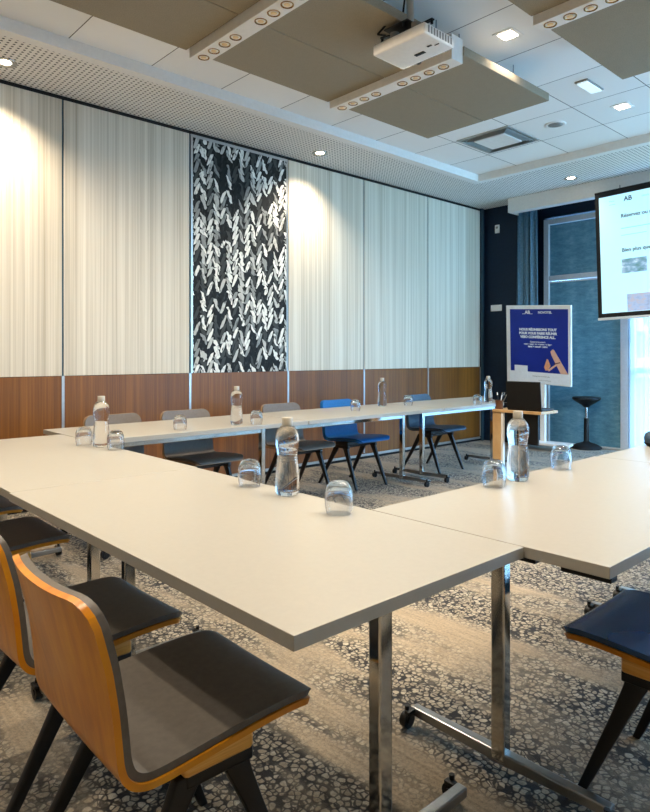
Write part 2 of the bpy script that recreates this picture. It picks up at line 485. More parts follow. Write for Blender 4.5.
# curtains (things hanging from the rail)
def curtain(name, x0, x1, y, z0, z1, amp, waves, mat, label, cat, n=160, taper=0):
    b = B(); rows = []
    for r in range(9):
        v = r/8; z = z0+(z1-z0)*v
        row = []
        for i in range(n+1):
            u = i/n
            a = 2*PI*waves*u
            x = x0+(x1-x0)*u + .25*amp*math.sin(2*a+1)
            x += taper*(1-v)*(u-.5)*(x1-x0)
            yy = y + amp*(math.sin(a)*.75+.25*math.sin(2.3*a+.7))*(.8+.25*math.sin(7*u+2*v))
            row.append(b.verts.new((x, yy, z)))
        rows.append(row)
    for p, q in zip(rows, rows[1:]):
        for i in range(n): b.faces.new((p[i], p[i+1], q[i+1], q[i]))
    o = obj(name, b, mat, None, True)
    return tag(o, label, cat)
c = curtain('curtain', -4.765, -4.47, 8.04, .03, 3.26, .045, 3.6, MT['curtain'], 'blue-grey curtain gathered in folds beside the dark pillar', 'curtain', 120, .25)
md = c.modifiers.new('thick', 'SOLIDIFY'); md.thickness = .004
curtain('sheer_curtain', -3.40, 1.3, 8.42, .02, 3.22, .03, 30, MT['sheer'], 'white sheer curtain hanging in front of the bright window', 'curtain', 480)

# outdoors, seen faintly through the sheer
b = B(); box(b, -60, 60, YE+.3, 90, -.5, -.3); struct('outside_ground', b, MT['outground'])
t = thing('neighbouring_building', 'pale building far outside behind the sheer curtain', 'building', (-13, 46, -.3))
b = B(); box(b, -9, 9, 0, 8, 0, 8.2); obj('wall', b, MT['facade'], t)
b = B(); box(b, -9.4, 9.4, -.4, 8.4, 8.2, 9.0, .1); obj('roof', b, MT['roofc'], t)
for i in range(6):
    for k in range(2):
        b = B(); box(b, -7.8+i*2.7, -6.6+i*2.7, -.06, .05, 1.4+k*3.6, 3.2+k*3.6, .03); obj('window', b, MT['roofc'], t)
t = thing('tree', 'green tree outside the bright window', 'tree', (-9.0, 27, -.3))
b = B(); cyl(b, (0, 0, 0), (0, 0, 2.2), .16, .11); obj('trunk', b, MT['potbrown'], t)
b = B()
for i in range(26):
    s = bmesh.new(); bmesh.ops.create_icosphere(s, subdivisions=2, radius=.5+.35*random.random())
    for v in s.verts: v.co *= 1+.18*random.uniform(-1, 1)
    a = random.random()*2*PI; rr = random.random()*1.1
    merge(b, s, Matrix.Translation((rr*math.cos(a), rr*math.sin(a), 2.2+random.random()*2)))
obj('crown', b, MT['leaf'], t)

# wall devices on the pillar
t = thing('thermostat', 'small white thermostat high on the dark pillar', 'thermostat', (-5.12, 8.12, 3.07))
b = B(); box(b, -.035, .035, -.022, 0, -.06, .06, .006); obj('housing', b, MT['white'], t)
b = B(); box(b, -.02, .02, -.025, -.021, .005, .035, .002); obj('display', b, MT['greyplastic'], t)
t = thing('light_switch', 'double white light switch plate on the dark pillar', 'switch', (-5.14, 8.12, 1.93))
b = B(); box(b, -.09, .09, -.012, 0, -.045, .045, .004); obj('plate', b, MT['white'], t)
for s in (-1, 1):
    b = B(); box(b, s*.044-.032, s*.044+.032, -.017, -.011, -.032, .032, .003); obj('rocker', b, MT['white'], t)

# ------------------------------------------------------------------ ceiling things
def make_panel(x0, x1, y0, y1, label, zb=3.2):
    cx, cy = (x0+x1)/2, (y0+y1)/2
    t = thing('acoustic_ceiling_panel', label, 'ceiling panel', (cx, cy, zb), 0, 'suspended acoustic panels')
    hx, hy = (x1-x0)/2, (y1-y0)/2
    for a, c in ((-hx, -.003), (.003, hx)):
        b = B(); box(b, a, c, -hy, hy, 0, .06, .004); obj('felt_board', b, MT['felt'], t)
    for sx in (-.4, .4):
        for sy in (-.35, .35):
            b = B(); cyl(b, (sx, sy, .06), (sx, sy, ZC-zb), .004, n=8); obj('suspension_rod', b, MT['steel'], t)
    b = B(); box(b, -hx+.1, hx-.1, -hy+.1, hy-.1, .06, .085); obj('backing_frame', b, MT['alu'], t)
    return t
IX0, IX1 = -3.62, -2.45
make_panel(IX0, IX1, 1.0, 2.13, 'brown-lit acoustic ceiling panel at the upper left, before the first light rail')
make_panel(IX0, IX1, 2.27, 3.37, 'acoustic ceiling panel between the two light rails, left of the projector')
make_panel(IX0, IX1, 3.49, 4.60, 'grey acoustic ceiling panel beyond the second rail, nearest the air vent')
JX0, JX1 = -1.91, -.74
make_panel(JX0, JX1, 2.27, 3.38, 'acoustic ceiling panel cut off by the top edge, before the rail at top right')
make_panel(JX0, JX1, 3.53, 4.63, 'grey acoustic ceiling panel at the upper right corner, beyond the short rail')
make_panel(JX0, JX1, 1.0, 2.13, 'acoustic ceiling panel above the camera, outside the view')

LIGHTCOL = (1, .855, .67)
def area(name, loc, sx, sy, power, col=LIGHTCOL, spread=PI):
    l = bpy.data.lights.new(name, 'AREA'); l.shape = 'RECTANGLE'; l.size = sx; l.size_y = sy; l.energy = power; l.color = col; l.spread = spread
    o = bpy.data.objects.new(name, l); COL.objects.link(o); o.location = loc
    return o
def spot(name, loc, power, angle=95, blend=.6, r=.03, col=LIGHTCOL, tilt=(0, 0)):
    l = bpy.data.lights.new(name, 'SPOT'); l.energy = power; l.spot_size = math.radians(angle); l.spot_blend = blend; l.shadow_soft_size = r; l.color = col
    o = bpy.data.objects.new(name, l); COL.objects.link(o); o.location = loc; o.rotation_euler = (tilt[0], tilt[1], 0)
    return o
RAILP = 27
def make_rail(x0, x1, yc, label, power=RAILP):
    t = thing('ceiling_light_rail', label, 'light rail', ((x0+x1)/2, yc, 3.145), 0, 'white light rails between the acoustic panels')
    hx = (x1-x0)/2
    b = B(); box(b, -hx, hx, -.06, .06, 0, .16, .003); obj('housing', b, MT['white'], t)
    for sx in (-.4, .4):
        b = B(); cyl(b, (sx, 0, .16), (sx, 0, ZC-3.145), .005, n=8); obj('suspension_rod', b, MT['steel'], t)
    for i in range(8):
        x = -hx+.075 + i*.118 + (.13 if i > 3 else 0)
        b = B(); lathe(b, [(.030, -.0005), (.036, -.004), (.037, 0), (.036, .004)], 24, Matrix.Translation((x, 0, 0)), cap=False)
        lathe(b, [(.030, 0), (.016, .018)], 24, Matrix.Translation((x, 0, -.003)), cap=False)
        s = obj('spotlight', b, MT['amberring'], t, True)
        b = B(); lathe(b, [(0, -.0015), (.017, -.0025), (.018, -.001), (0, -.001)], 20, Matrix.Translation((x, 0, 0)), cap=False)
        obj('lens', b, MT['lampsmall'], s, True)
    area('rail_light', ((x0+x1)/2, yc, 3.136), hx*1.9, .07, power, spread=math.radians(176))
    return t
RX0, RX1 = -3.60, -2.46
make_rail(RX0, RX1, 2.20, 'white rail of recessed spots at the top left, between brown panels')
make_rail(RX0, RX1, 3.43, 'white rail of recessed spots below the projector')
make_rail(-1.90, -.76, 3.44, 'short visible white spot rail at the upper right corner')
make_rail(-1.90, -.76, 2.20, 'white spot rail above the camera, outside the view')

def make_downlight(x, y, label, power=40, z=ZC):
    t = thing('square_downlight', label, 'ceiling light', (x, y, z), 0, 'square recessed ceiling lights')
    b = B(); box(b, -.078, .078, -.078, .078, -.006, 0, .002); obj('frame', b, MT['white'], t)
    b = B(); box(b, -.05, .05, -.05, .05, -.009, -.005, .001); obj('lamp_face', b, MT['lampon'], t)
    spot('downlight_lamp', (x, y, z-.03), power, 120, .8, .05)
    return t
make_downlight(-2.41, 3.95, 'square lit downlight just right of the projector')
make_downlight(-2.41, 5.84, 'square lit downlight in the tiles nearest the screen')
for x, y in ((-.35, 2.6), (-2.41, .15), (-.35, 5.84), (-4.1, .55), (-2.41, -1.7)):  # unseen downlights added for warm fill light
    make_downlight(x, y, 'unseen square downlight added for warm fill', 90)

make_downlight(-1.15, .60, 'unseen square downlight added for warm fill', 110)
def make_round(x, y, label, power):
    t = thing('round_downlight', label, 'ceiling light', (x, y, ZS), 0, 'round downlights in the perforated soffit')
    b = B(); lathe(b, [(.062, -.001), (.078, -.008), (.084, -.003), (.084, 0)], 32, cap=False); lathe(b, [(.062, -.001), (.05, .0), (.045, -.001)], 32, cap=False)
    obj('trim_ring', b, MT['chrome'], t, True)
    b = B(); lathe(b, [(0, -.010), (.03, -.008), (.045, -.001), (0, -.001)], 24, cap=False); obj('bulb', b, MT['lampon'], t, True)
    spot('soffit_lamp', (x, y, ZS-.03), power, 125, 1, .05)
    return t
make_round(-5.03, 1.456, 'round soffit downlight at the far left above the pale wall', 120)
make_round(-5.03, 4.565, 'round soffit downlight above the panel right of the leaf mural', 110)
make_round(-3.68, 7.44, 'round soffit downlight above the projection screen', 20)

t = thing('emergency_light', 'small rectangular glowing emergency light in the ceiling tiles', 'ceiling light', (-2.41, 5.19, ZC))
b = B(); box(b, -.055, .055, -.15, .15, -.012, 0, .004); obj('frame', b, MT['greyplastic'], t)
b = B(); box(b, -.045, .045, -.135, .135, -.022, -.011, .005); obj('diffuser', b, MT['lampcool'], t)
t = thing('ceiling_speaker', 'round grey ceiling loudspeaker between the vent and the lit downlight', 'speaker', (-3.04, 5.83, ZC))
b = B(); lathe(b, [(.07, -.006), (.085, -.010), (.098, -.006), (.1, 0)], 36, cap=False); obj('rim', b, MT['white'], t, True)
b = B(); lathe(b, [(0, -.012), (.05, -.010), (.075, -.005), (.075, 0)], 36, cap=False); obj('grille', b, MT['greyplastic'], t, True)
t = thing('air_vent', 'square ceiling air vent with louvres above the end soffit corner', 'vent', (-3.66, 5.81, ZC))
b = B()
for s in (-1, 1):
    box(b, s*.285-.015, s*.285+.015, -.3, .3, -.012, 0, .002); box(b, -.27, .27, s*.285-.015, s*.285+.015, -.012, 0, .002)
obj('frame', b, MT['alu'], t)
b = B(); box(b, -.27, .27, -.27, .27, -.003, 0); obj('shade_plate', b, MT['black_gap'], t)  # black plate paints the shade between the louvres
for k in range(4):
    r = .258-.022*k
    b = B()
    for s in (-1, 1):
        beam(b, [((s*r, -r, -.012), (.0016, 0, .006), (.0012, 0, -.0003)), ((s*r, r, -.012), (.0016, 0, .006), (.0012, 0, -.0003))])
        beam(b, [((-r, s*r, -.012), (0, .0016, .006), (0, .0012, -.0003)), ((r, s*r, -.012), (0, .0016, .006), (0, .0012, -.0003))])
    obj('louvre', b, MT['alu'], t)
b = B(); box(b, -.175, .175, -.175, .175, -.022, -.008, .003); obj('centre_plate', b, MT['white'], t)

# projector
t = thing('projector', 'white projector hanging from the ceiling on a pole', 'projector', (-2.445, 2.97, 3.05))
b = B(); box(b, -.20, .195, -.14, .14, 0, .064, .012, 3); obj('body', b, MT['white'], t, .6)
b = B(); cyl(b, (-.09, .135, .034), (-.09, .165, .034), .028, n=28); obj('lens_barrel', b, MT['blackplastic'], t, .6)
b = B(); cyl(b, (-.09, .163, .034), (-.09, .168, .034), .022, n=28); obj('lens', b, MT['glass'], t, .6)
b = B()
for k in range(9): box(b, .193, .1965, -.11+k*.026, -.096+k*.026, .012, .052)
obj('vent_grille', b, MT['greyplastic'], t)
for q in ((-.02, .05, .03, .055), (.10, .13, .0, .012), (.14, .17, .02, .026)):
    b = B(); box(b, *q, -.003, .002); obj('port', b, MT['blackplastic'], t)
for sx, sy in ((-.06, -.10), (.10, -.10), (.0, .11)):
    b = B(); cyl(b, (sx, sy, .062), (sx, sy, .10), .026, n=16); obj('foot', b, MT['greyplastic'], t, .6)
b = B(); box(b, -.11, .07, -.14, .05, .118, .126, .002)
for a in (0, 1.3, 2.4, 3.6, 5.0):
    beam(b, [((-.02, -.03, .122), (.012*math.sin(a), -.012*math.cos(a), 0), (0, 0, .004)), ((-.02+.19*math.cos(a), -.03+.11*math.sin(a), .122), (.012*math.sin(a), -.012*math.cos(a), 0), (0, 0, .004))])
    cyl(b, (-.02+.18*math.cos(a), -.03+.10*math.sin(a), .098), (-.02+.18*math.cos(a), -.03+.10*math.sin(a), .126), .008, n=10)
cyl(b, (-.02, -.03, .12), (-.02, -.03, .18), .028, n=16)
obj('mounting_bracket', b, MT['blackmetal'], t, .6)
b = B(); cyl(b, (.0, -.03, .15), (.0, -.03, ZC-3.05), .022, n=24); lathe(b, [(.06, 0), (.055, -.02), (.03, -.025)], 24, Matrix.Translation((0, -.03, ZC-3.05))); obj('pole', b, MT['alu'], t, .6)
b = B()
pts = [Vector((-.1, -.135, .09)), Vector((-.15, -.15, .11)), Vector((-.09, -.12, .17)), Vector((-.03, -.06, .22)), Vector((-.02, -.04, .40))]
for p, q in zip(pts, pts[1:]): cyl(b, p, q, .006, n=8)
obj('cable', b, MT['blackplastic'], t, .6)

# projection screen
SXL, SXR, SZB, SZT, SY = -3.42, -.95, 1.69, 3.15, 7.6
t = thing('projection_screen', 'large lit projection screen with a black border showing a web page', 'screen', (SXL, SY, SZB), 0)
t.rotation_euler = (0, -math.radians(1.7), 0)
W, H = SXR-SXL, SZT-SZB
b = B(); box(b, 0, W, .004, .008, 0, H+.02); obj('fabric', b, MT['blackplastic'], t)
b = B(); box(b, .05, W-.05, -.001, .004, .05, H-.03); obj('projected_page', b, MT['projimg'], t)
b = B(); box(b, .0, W, -.012, .014, -.03, 0.0, .004); obj('bottom_bar', b, MT['white'], t)
b = B(); cyl(b, (W/2, .0, H+.02), (W/2, 0, H+.09), .012); cyl(b, (.3, .0, H+.02), (.3, .0, H+.075), .004); cyl(b, (0, .01, H+.03), (W, .01, H+.03), .014); obj('roller', b, MT['blackplastic'], t)
RX = Matrix.Rotation(PI/2, 4, 'X')
def scr(px, pz): return Matrix.Translation((px, -.002, pz)) @ RX
text_mesh('AB', .075, MT['projtext'], t, scr(.34, H-.12), 'logo_lettering', bold=.0015)
text_mesh('Menu', .028, MT['projline'], t, scr(.17, H-.105), 'menu_lettering')
text_mesh('Hôtels', .03, MT['projline'], t, scr(.54, H-.11), 'menu_lettering')
text_mesh('Réservez ou modifiez votre séjour', .06, MT['projtext'], t, scr(.30, H-.31), 'headline', bold=.001)
text_mesh('Bien plus que vos voyages', .06, MT['projtext'], t, scr(.30, .75), 'headline', bold=.001)
b = B(); box(b, .30, .98, -.002, 0, H-.44, H-.432); box(b, .30, .58, -.002, 0, H-.52, H-.514); box(b, .17, .24, -.002, 0, H-.14, H-.135); obj('rule_line', b, MT['projline'], t)
for k in range(3):
    b = B(); box(b, .295+k*.34, .575+k*.34, -.003, 0, .50, .665); obj('picture', b, PIC_A, t)
b = B(); box(b, .345, 1.6, -.003, 0, .055, .255); obj('picture', b, PIC_B, t)

# ------------------------------------------------------------------ tables
def castor(b, x, y, side):
    cyl(b, (x, y-.012, .028), (x, y+.012, .028), .026, n=18)
    cyl(b, (x, y-.016, .028), (x, y-.012, .028), .012, n=12); cyl(b, (x, y+.012, .028), (x, y+.016, .028), .012, n=12)
    box(b, x-.014, x+.03, y-.02, y+.0, .05, .062, .003)
    cyl(b, (x, y, .055), (x, y, .075), .008, n=10)

def make_table(label, cx, cy, L, rotz, W=.795, poly=None, ends=(.15, .15), brackets=False):
    t = thing('folding_table', label, 'table', (cx, cy, 0), rotz, 'cream conference tables set in a U')
    hl, hw = L/2, W/2
    b = B()
    prism(b, poly or [(-hl, -hw), (hl, -hw), (hl, hw), (-hl, hw)], .71, .74, .0015)
    obj('tabletop', b, MT['laminate'], t)
    b = B(); box(b, -hl+ends[0]+.018, hl-ends[1]-.018, -.02, .02, .625, .685, .004); obj('beam', b, MT['chrome'], t)
    for s, e in ((-1, ends[0]), (1, ends[1])):
        x = s*(hl-e)
        b = B(); box(b, x-.019, x+.019, -.023, .023, .035, .70, .005); lg = obj('leg', b, MT['chrome'], t)
        b = B(); box(b, x-.045, x+.045, -.28, .28, .692, .71, .003); obj('mounting_plate', b, MT['blackmetal'], t)
        b = B(); beam(b, [((x, -.335, .050), (.016, 0, 0), (0, 0, .014)), ((x, 0, .046), (.018, 0, 0), (0, 0, .018)), ((x, .335, .050), (.016, 0, 0), (0, 0, .014))], .004)
        ft = obj('foot', b, MT['steel'], t)
        for q in (-1, 1):
            b = B(); castor(b, x-.036, q*.335, s); obj('castor', b, MT['blackplastic'], ft, .6)
    if brackets:
        b = B()
        for y in (.06, .26): box(b, -hl+.012, -hl+.05, -y-.13, -y, .695, .71, .003)
        obj('link_bracket', b, MT['blackmetal'], t)
    return t
NY = 1.145
make_table('near conference table whose front corner points at the viewer', (-.894-2.535)/2, NY, 1.641, 0)
make_table('conference table at the left edge, continuing the near row behind the chairs', (-2.538-4.178)/2, NY+.008, 1.641, 0, ends=(.15, .20))
LX = -4.135
make_table('far-row table by the wood wall with the two left bottles, joining the near row', LX, 2.415, 1.715, PI/2)
make_table('middle table of the far row, in front of the blue chair', LX, 4.14, 1.72, PI/2)
# last far table: back side longer than the front (slanted end)
make_table('last table of the far row with a slanted end by the small oak desk', LX, 5.85, 1.68, PI/2,
           poly=[(-.84, -.3975), (.20, -.3975), (1.0, .3975), (-.84, .3975)], ends=(.15, .24))
RXC = (-1.452-.668)/2
make_table('right-hand table jutting out past the near table, with a bottle at its inner edge', RXC, 1.547+.82, 1.64, PI/2, W=.784, brackets=True)
make_table('second right-hand table running off the right edge towards the window', RXC+.006, 3.19+.82, 1.64, PI/2, W=.784)

# ------------------------------------------------------------------ chairs
PROF = [(.505, .438), (.500, .449), (.480, .456), (.44, .459), (.36, .457), (.26, .450), (.17, .442), (.115, .438), (.078, .441), (.052, .456), (.036, .486), (.027, .53), (.016, .59), (.0, .66), (-.018, .735), (-.036, .805)]
def smooth_prof(p, k=4):
    out = []
    n = len(p)
    for i in range(n-1):
        p0, p1, p2, p3 = (Vector(p[max(0, min(n-1, j))]) for j in (i-1, i, i+1, i+2))
        for s in range(k):
            t = s/k
            out.append(.5*((2*p1)+(p2-p0)*t+(2*p0-5*p1+4*p2-p3)*t*t+(3*p1-p0-3*p2+p3)*t*t*t))
    out.append(Vector(p[-1]))
    return out
CP = smooth_prof(PROF)
def shell_sheet(off0, off1, inset, nx=20):
    """two offset skins of the chair profile, off measured towards the sitter"""
    b = B()
    L = [0]
    for a, c in zip(CP, CP[1:]): L.append(L[-1]+(c-a).length)
    T = L[-1]
    def halfwidth(s):
        w = .222 + .006*math.sin(PI*s/T)
        d0, d1 = s-inset, T-s-inset
        for d, r in ((d0, .042), (d1, .06)):
            d = max(d, 0)
            if d < r: w -= r-math.sqrt(max(0, r*r-(r-d)**2))
        return w-inset
    idx = [i for i in range(len(CP)) if L[i] >= inset and L[i] <= T-inset]
    ss = [inset]+[L[i] for i in idx if L[i] > inset+1e-4 and L[i] < T-inset-1e-4]+[T-inset]
    # extra samples near the ends for the round corners
    ss += [inset+.003, inset+.008, inset+.016, T-inset-.003, T-inset-.008, T-inset-.016, T-inset-.03]
    ss = sorted(set(round(s, 5) for s in ss))
    def at(s):
        for i in range(len(L)-1):
            if s <= L[i+1]+1e-9:
                f = (s-L[i])/(L[i+1]-L[i]); p = CP[i].lerp(CP[i+1], f); d = (CP[min(i+2, len(CP)-1)]-CP[max(i-1, 0)]).normalized()
                return p, d
        return CP[-1], (CP[-1]-CP[-2]).normalized()
    skins = []
    for off in (off0, off1):
        rows = []
        for s in ss:
            p, d = at(s); nrm = Vector((-d.y, d.x)) * -1       # towards the sitter: up on the seat, forward on the back
            nrm = Vector((d.y, -d.x))
            hw = halfwidth(s)
            up = max(0, min(1, (p.y-.47)/.2)); dish = .028*up+.003*(1-up)
            row = []
            for i in range(nx+1):
                u = -1+2*i/nx
                x = hw*u
                e = (abs(x)/.222)**2.2
                edge_round = 0
                q = p + nrm*(off + dish*(e-.35))
                row.append((x, q.x, q.y))
            rows.append(row)
        skins.append([[b.verts.new(c) for c in r] for r in rows])
    A, C = skins
    nr = len(A)
    for j in range(nr-1):
        for i in range(nx):
            b.faces.new((A[j][i], A[j][i+1], A[j+1][i+1], A[j+1][i])); b.faces.new((C[j][i], C[j+1][i], C[j+1][i+1], C[j][i+1]))
        b.faces.new((A[j][0], A[j+1][0], C[j+1][0], C[j][0])); b.faces.new((A[j][nx], C[j][nx], C[j+1][nx], A[j+1][nx]))
    for i in range(nx):
        b.faces.new((A[0][i], C[0][i], C[0][i+1], A[0][i+1])); b.faces.new((A[-1][i], A[-1][i+1], C[-1][i+1], C[-1][i]))
    return b

def make_chair(label):
    t = thing('conference_chair', label, 'chair', (0, 0, 0), 0, 'plywood shell chairs around the tables')
    # sitter side is +offset when the sign matches: the profile runs front -> back -> up
    o = obj('shell', shell_sheet(-.014, 0, 0), MT['ply'], t, .9)
    o = obj('upholstery_pad', shell_sheet(.001, .017, .005), MT['dgrey'], t, .9)
    md = o.modifiers.new('round', 'BEVEL'); md.width = .007; md.segments = 3; md.limit_method = 'ANGLE'; md.angle_limit = .9
    b = B(); box(b, -.205, .205, .175, .345, .392, .44, .01); obj('seat_rail', b, MT['plyedge'], t, .9)
    for s in (-1, 1):
        x = s*.186
        A = Vector((x, .245, .395))
        for nm, base in (('front', (s*.205, .462, 0)), ('rear', (s*.212, -.04, 0))):
            P1 = Vector(base); d = (P1-A)
            secs = []
            y0 = .05 if nm == 'front' else -.05
            for f, w in ((0, .034), (.12, .028), (.3, .023), (.65, .0175), (1, .012)):
                c = A+Vector((0, y0, 0))+(P1-A-Vector((0, y0, 0)))*f
                secs.append((c, (0, w, 0), (.013-.003*f, 0, 0)))
            b = B(); beam(b, secs, .004)
            obj('leg', b, MT['blackmetal'], t, .9)
    b = B()
    for s in (-1, 1): box(b, s*.186-.016, s*.186+.016, .18, .345, .368, .398, .005)
    box(b, -.18, .18, .24, .28, .368, .392, .004)
    obj('under_frame', b, MT['blackmetal'], t, .9)
    return t
ch0 = make_chair('amber plywood chair with charcoal pad in the lower left foreground, nearest the viewer')
FR = .505
def place(x, y, rz, label, mat, first=False, shell=None):
    c = ch0 if first else dup(ch0, (x, y, 0), rz, label)
    if first: c.location = (x, y, 0); c.rotation_euler = (0, 0, rz)
    else:
        repaint(c, ('upholstery_pad',), mat)
        if shell: repaint(c, ('shell',), shell); repaint(c, ('seat_rail',), MT['blackmetal'])
    return c
# chairs along the near row face +Y
place(-1.345, 1.0-FR, math.radians(-1), '', None, True)
place(-1.93, 1.0-FR, math.radians(1), 'amber plywood chair half hidden behind the nearest chair, charcoal seat under the table', MT['dgrey'])
place(-3.00, 1.075-FR, 0, 'charcoal chair seat at the left edge, second behind the big foreground chair', MT['dgrey'])
place(-3.70, 1.10-FR, 0, 'charcoal chair seat farthest up the left edge, only its corner showing', MT['dgrey'])
# right-hand chair faces -X
place(-.893+FR, 1.965, PI/2, 'dark glossy chair seat at the lower right edge, tinted for sky reflection', MT['night'])
# far row chairs face +X
WX = -4.10
place(WX-FR, 2.09, -PI/2, 'taupe chair against the wood wall behind the leftmost bottle', MT['taupe'], shell=MT['tan'])
place(WX+.03-FR, 2.69, -PI/2, 'taupe chair below the left edge of the leaf mural', MT['taupe'], shell=MT['tan'])
place(WX-FR, 3.70, -PI/2, 'taupe chair directly left of the bright blue chair', MT['taupe'], shell=MT['tan'])
place(WX-FR, 4.42, -PI/2, 'bright blue chair on the far side of the tables', MT['blue'], shell=MT['blue'])
place(-4.09-FR, 5.66, -PI/2, 'slate-blue chair on the far side, nearest the dark pillar', MT['slate'], shell=MT['slate'])

# ------------------------------------------------------------------ bottles and tumblers
BP = [(0, .004), (.034, .0), (.041, .006), (.044, .02), (.0445, .06), (.0425, .10), (.038, .135), (.0362, .15), (.0375, .165), (.0425, .19), (.0445, .208), (.0435, .225), (.038, .243), (.028, .257), (.0195, .266), (.0175, .272), (.0175, .284), (0, .284)]
def make_bottle(label):
    t = thing('water_bottle', label, 'bottle', (0, 0, .74), 0, 'clear water bottles on the tables')
    outer = BP[1:-1]
    outer = outer[:6]+[(.0385, .130), (.0392, .134), (.0378, .138), (.0364, .150), (.0376, .163), (.0388, .167), (.0384, .171), (.0425, .19)]+outer[10:]
    prof = [(0, .004), (.030, .003)]+outer+[(.0, .284)]
    b = B(); lathe(b, prof, 48, cap=False); obj('glass_body', b, MT['water'], t, .9)
    b = B(); lathe(b, [(.0185, .262), (.0195, .264), (.0195, .292), (.018, .295), (0, .295)], 28); obj('cap', b, MT['capgrey'], t, .6)
    return t
bt = make_bottle('water bottle in the middle of the near table between two upturned tumblers')
bt.scale = (1, 1, .955)
bt.location = (-1.813, 1.485, .7405)
for x, y, l in ((-3.458, 1.50, 'water bottle at the left, at the corner where near and far tables meet'),
                (-3.88, 2.70, 'water bottle on the far table in front of the leaf mural'),
                (-4.30, 4.74, 'water bottle on the far table to the right of the blue chair'),
                (-1.385, 2.345, 'water bottle on the right-hand table, in front of the oak desk'),
                (-3.90, 6.00, 'farthest water bottle, against the dark pillar beside the pen pot')):
    dup(bt, (x, y, .7405), 0, l)
def make_tumbler(label):
    t = thing('tumbler', label, 'glass', (0, 0, .7405), 0, 'upturned glass tumblers on the tables')
    out = [(.0405, 0), (.0445, .02), (.0462, .045), (.0442, .07), (.039, .087), (.031, .098), (.02, .103), (0, .104)]
    inn = [(0, .090), (.02, .089), (.031, .083), (.0385, .07), (.0432, .045), (.0416, .025), (.0385, 0)]
    b = B(); lathe(b, out+inn[1:][:0]+[], 40, cap=False)
    lathe(b, inn, 40, cap=False)
    r0 = [v for v in b.verts if abs(v.co.z) < 1e-6]
    a = sorted([v for v in r0 if v.co.to_2d().length > .0395], key=lambda v: math.atan2(v.co.y, v.co.x))
    c = sorted([v for v in r0 if v.co.to_2d().length <= .0395], key=lambda v: math.atan2(v.co.y, v.co.x))
    for i in range(40): b.faces.new((a[i], a[(i+1) % 40], c[(i+1) % 40], c[i]))
    obj('glass_wall', b, MT['glass'], t, .9)
    return t
tm = make_tumbler('upturned tumbler just right of the middle bottle on the near table')
tm.location = (-1.49, 1.435, .7405)
for x, y, l in ((-2.036, 1.478, 'upturned tumbler just left of the middle bottle on the near table'),
                (-3.60, 1.46, 'upturned tumbler left of the leftmost bottle'),
                (-3.31, 1.515, 'upturned tumbler right of the leftmost bottle'),
                (-3.879, 2.235, 'upturned tumbler on the far table below the mural\'s left edge'),
                (-3.813, 2.83, 'upturned tumbler right beside the bottle in front of the mural'),
                (-4.112, 4.17, 'upturned tumbler on the far table in front of the blue chair'),
                (-4.20, 5.02, 'upturned tumbler on the far table left of the slate-blue chair'),
                (-3.78, 5.62, 'upturned tumbler at the end of the far row by the pen pot'),
                (-1.385, 2.17, 'upturned tumbler left of the bottle on the right-hand table'),
                (-1.395, 2.725, 'upturned tumbler right of the bottle on the right-hand table')):
    dup(tm, (x, y, .7405), 0, l)

# ------------------------------------------------------------------ presenter corner
t = thing('oak_desk', 'small oak desk at the end of the far row holding a laptop', 'desk', (-3.385, 5.27, 0))
b = B(); box(b, 0, .50, 0, .31, .715, .74, .003); obj('desktop', b, MT['oak'], t)
b = B(); box(b, .0, .085, .01, .035, 0.03, .715, .002); box(b, -.02, .09, -.0, .30, 0, .03, .004); obj('panel_leg', b, MT['oak'], t)
b = B(); box(b, .086, .11, .015, .045, .03, .715, .003); obj('leg_post', b, MT['white'], t)
b = B(); box(b, .115, .44, .06, .08, .43, .715, .004); obj('modesty_panel', b, MT['blackplastic'], t)
t = thing('laptop', 'black laptop on the oak desk, seen from behind its screen', 'laptop', (-3.07, 5.335, .7405), math.radians(2))
b = B(); box(b, -.17, .17, -.03, .21, 0, .018, .004); obj('keyboard_base', b, MT['blackplastic'], t)
b = B(); box(b, -.17, .17, -.006, .006, 0, .255, .003, M=Matrix.Translation((0, -.03, .014)) @ Matrix.Rotation(math.radians(6), 4, 'X')); obj('screen_lid', b, MT['blackplastic'], t)
t = thing('pen_pot', 'brown pot of pens on the corner of the oak desk', 'pot', (-3.338, 5.325, .7405))
b = B(); lathe(b, [(.033, 0), (.040, .08), (.042, .083), (.037, .083), (.031, .008), (0, .008)], 28, cap=False); lathe(b, [(0, 0), (.033, 0)], 28, cap=False); obj('pot', b, MT['potbrown'], t, .7)
for k, (dx, dy, m, l) in enumerate(((.07, .01, 'blackplastic', 'dark pen leaning right in the brown pot'), (-.03, .0, 'blackplastic', 'dark pen leaning left in the brown pot'), (.02, .02, 'white', 'white pen standing in the middle of the brown pot'), (.11, -.01, 'steel', 'silver pen leaning farthest right in the brown pot'))):
    p = thing('pen', l, 'pen', (-3.338+.004*(k-1.5), 5.325, .7505), 0, 'pens in the brown pot')
    tip = Vector((dx*.75, dy, .14))
    b = B(); cyl(b, (0, 0, 0), tip, .0042, n=10); obj('barrel', b, MT[m], p, .7)
    b = B(); cyl(b, tip*.86, tip*1.04, .0052, .004, n=10); obj('pen_cap', b, MT['white' if k % 2 else 'greyplastic'], p, .7)

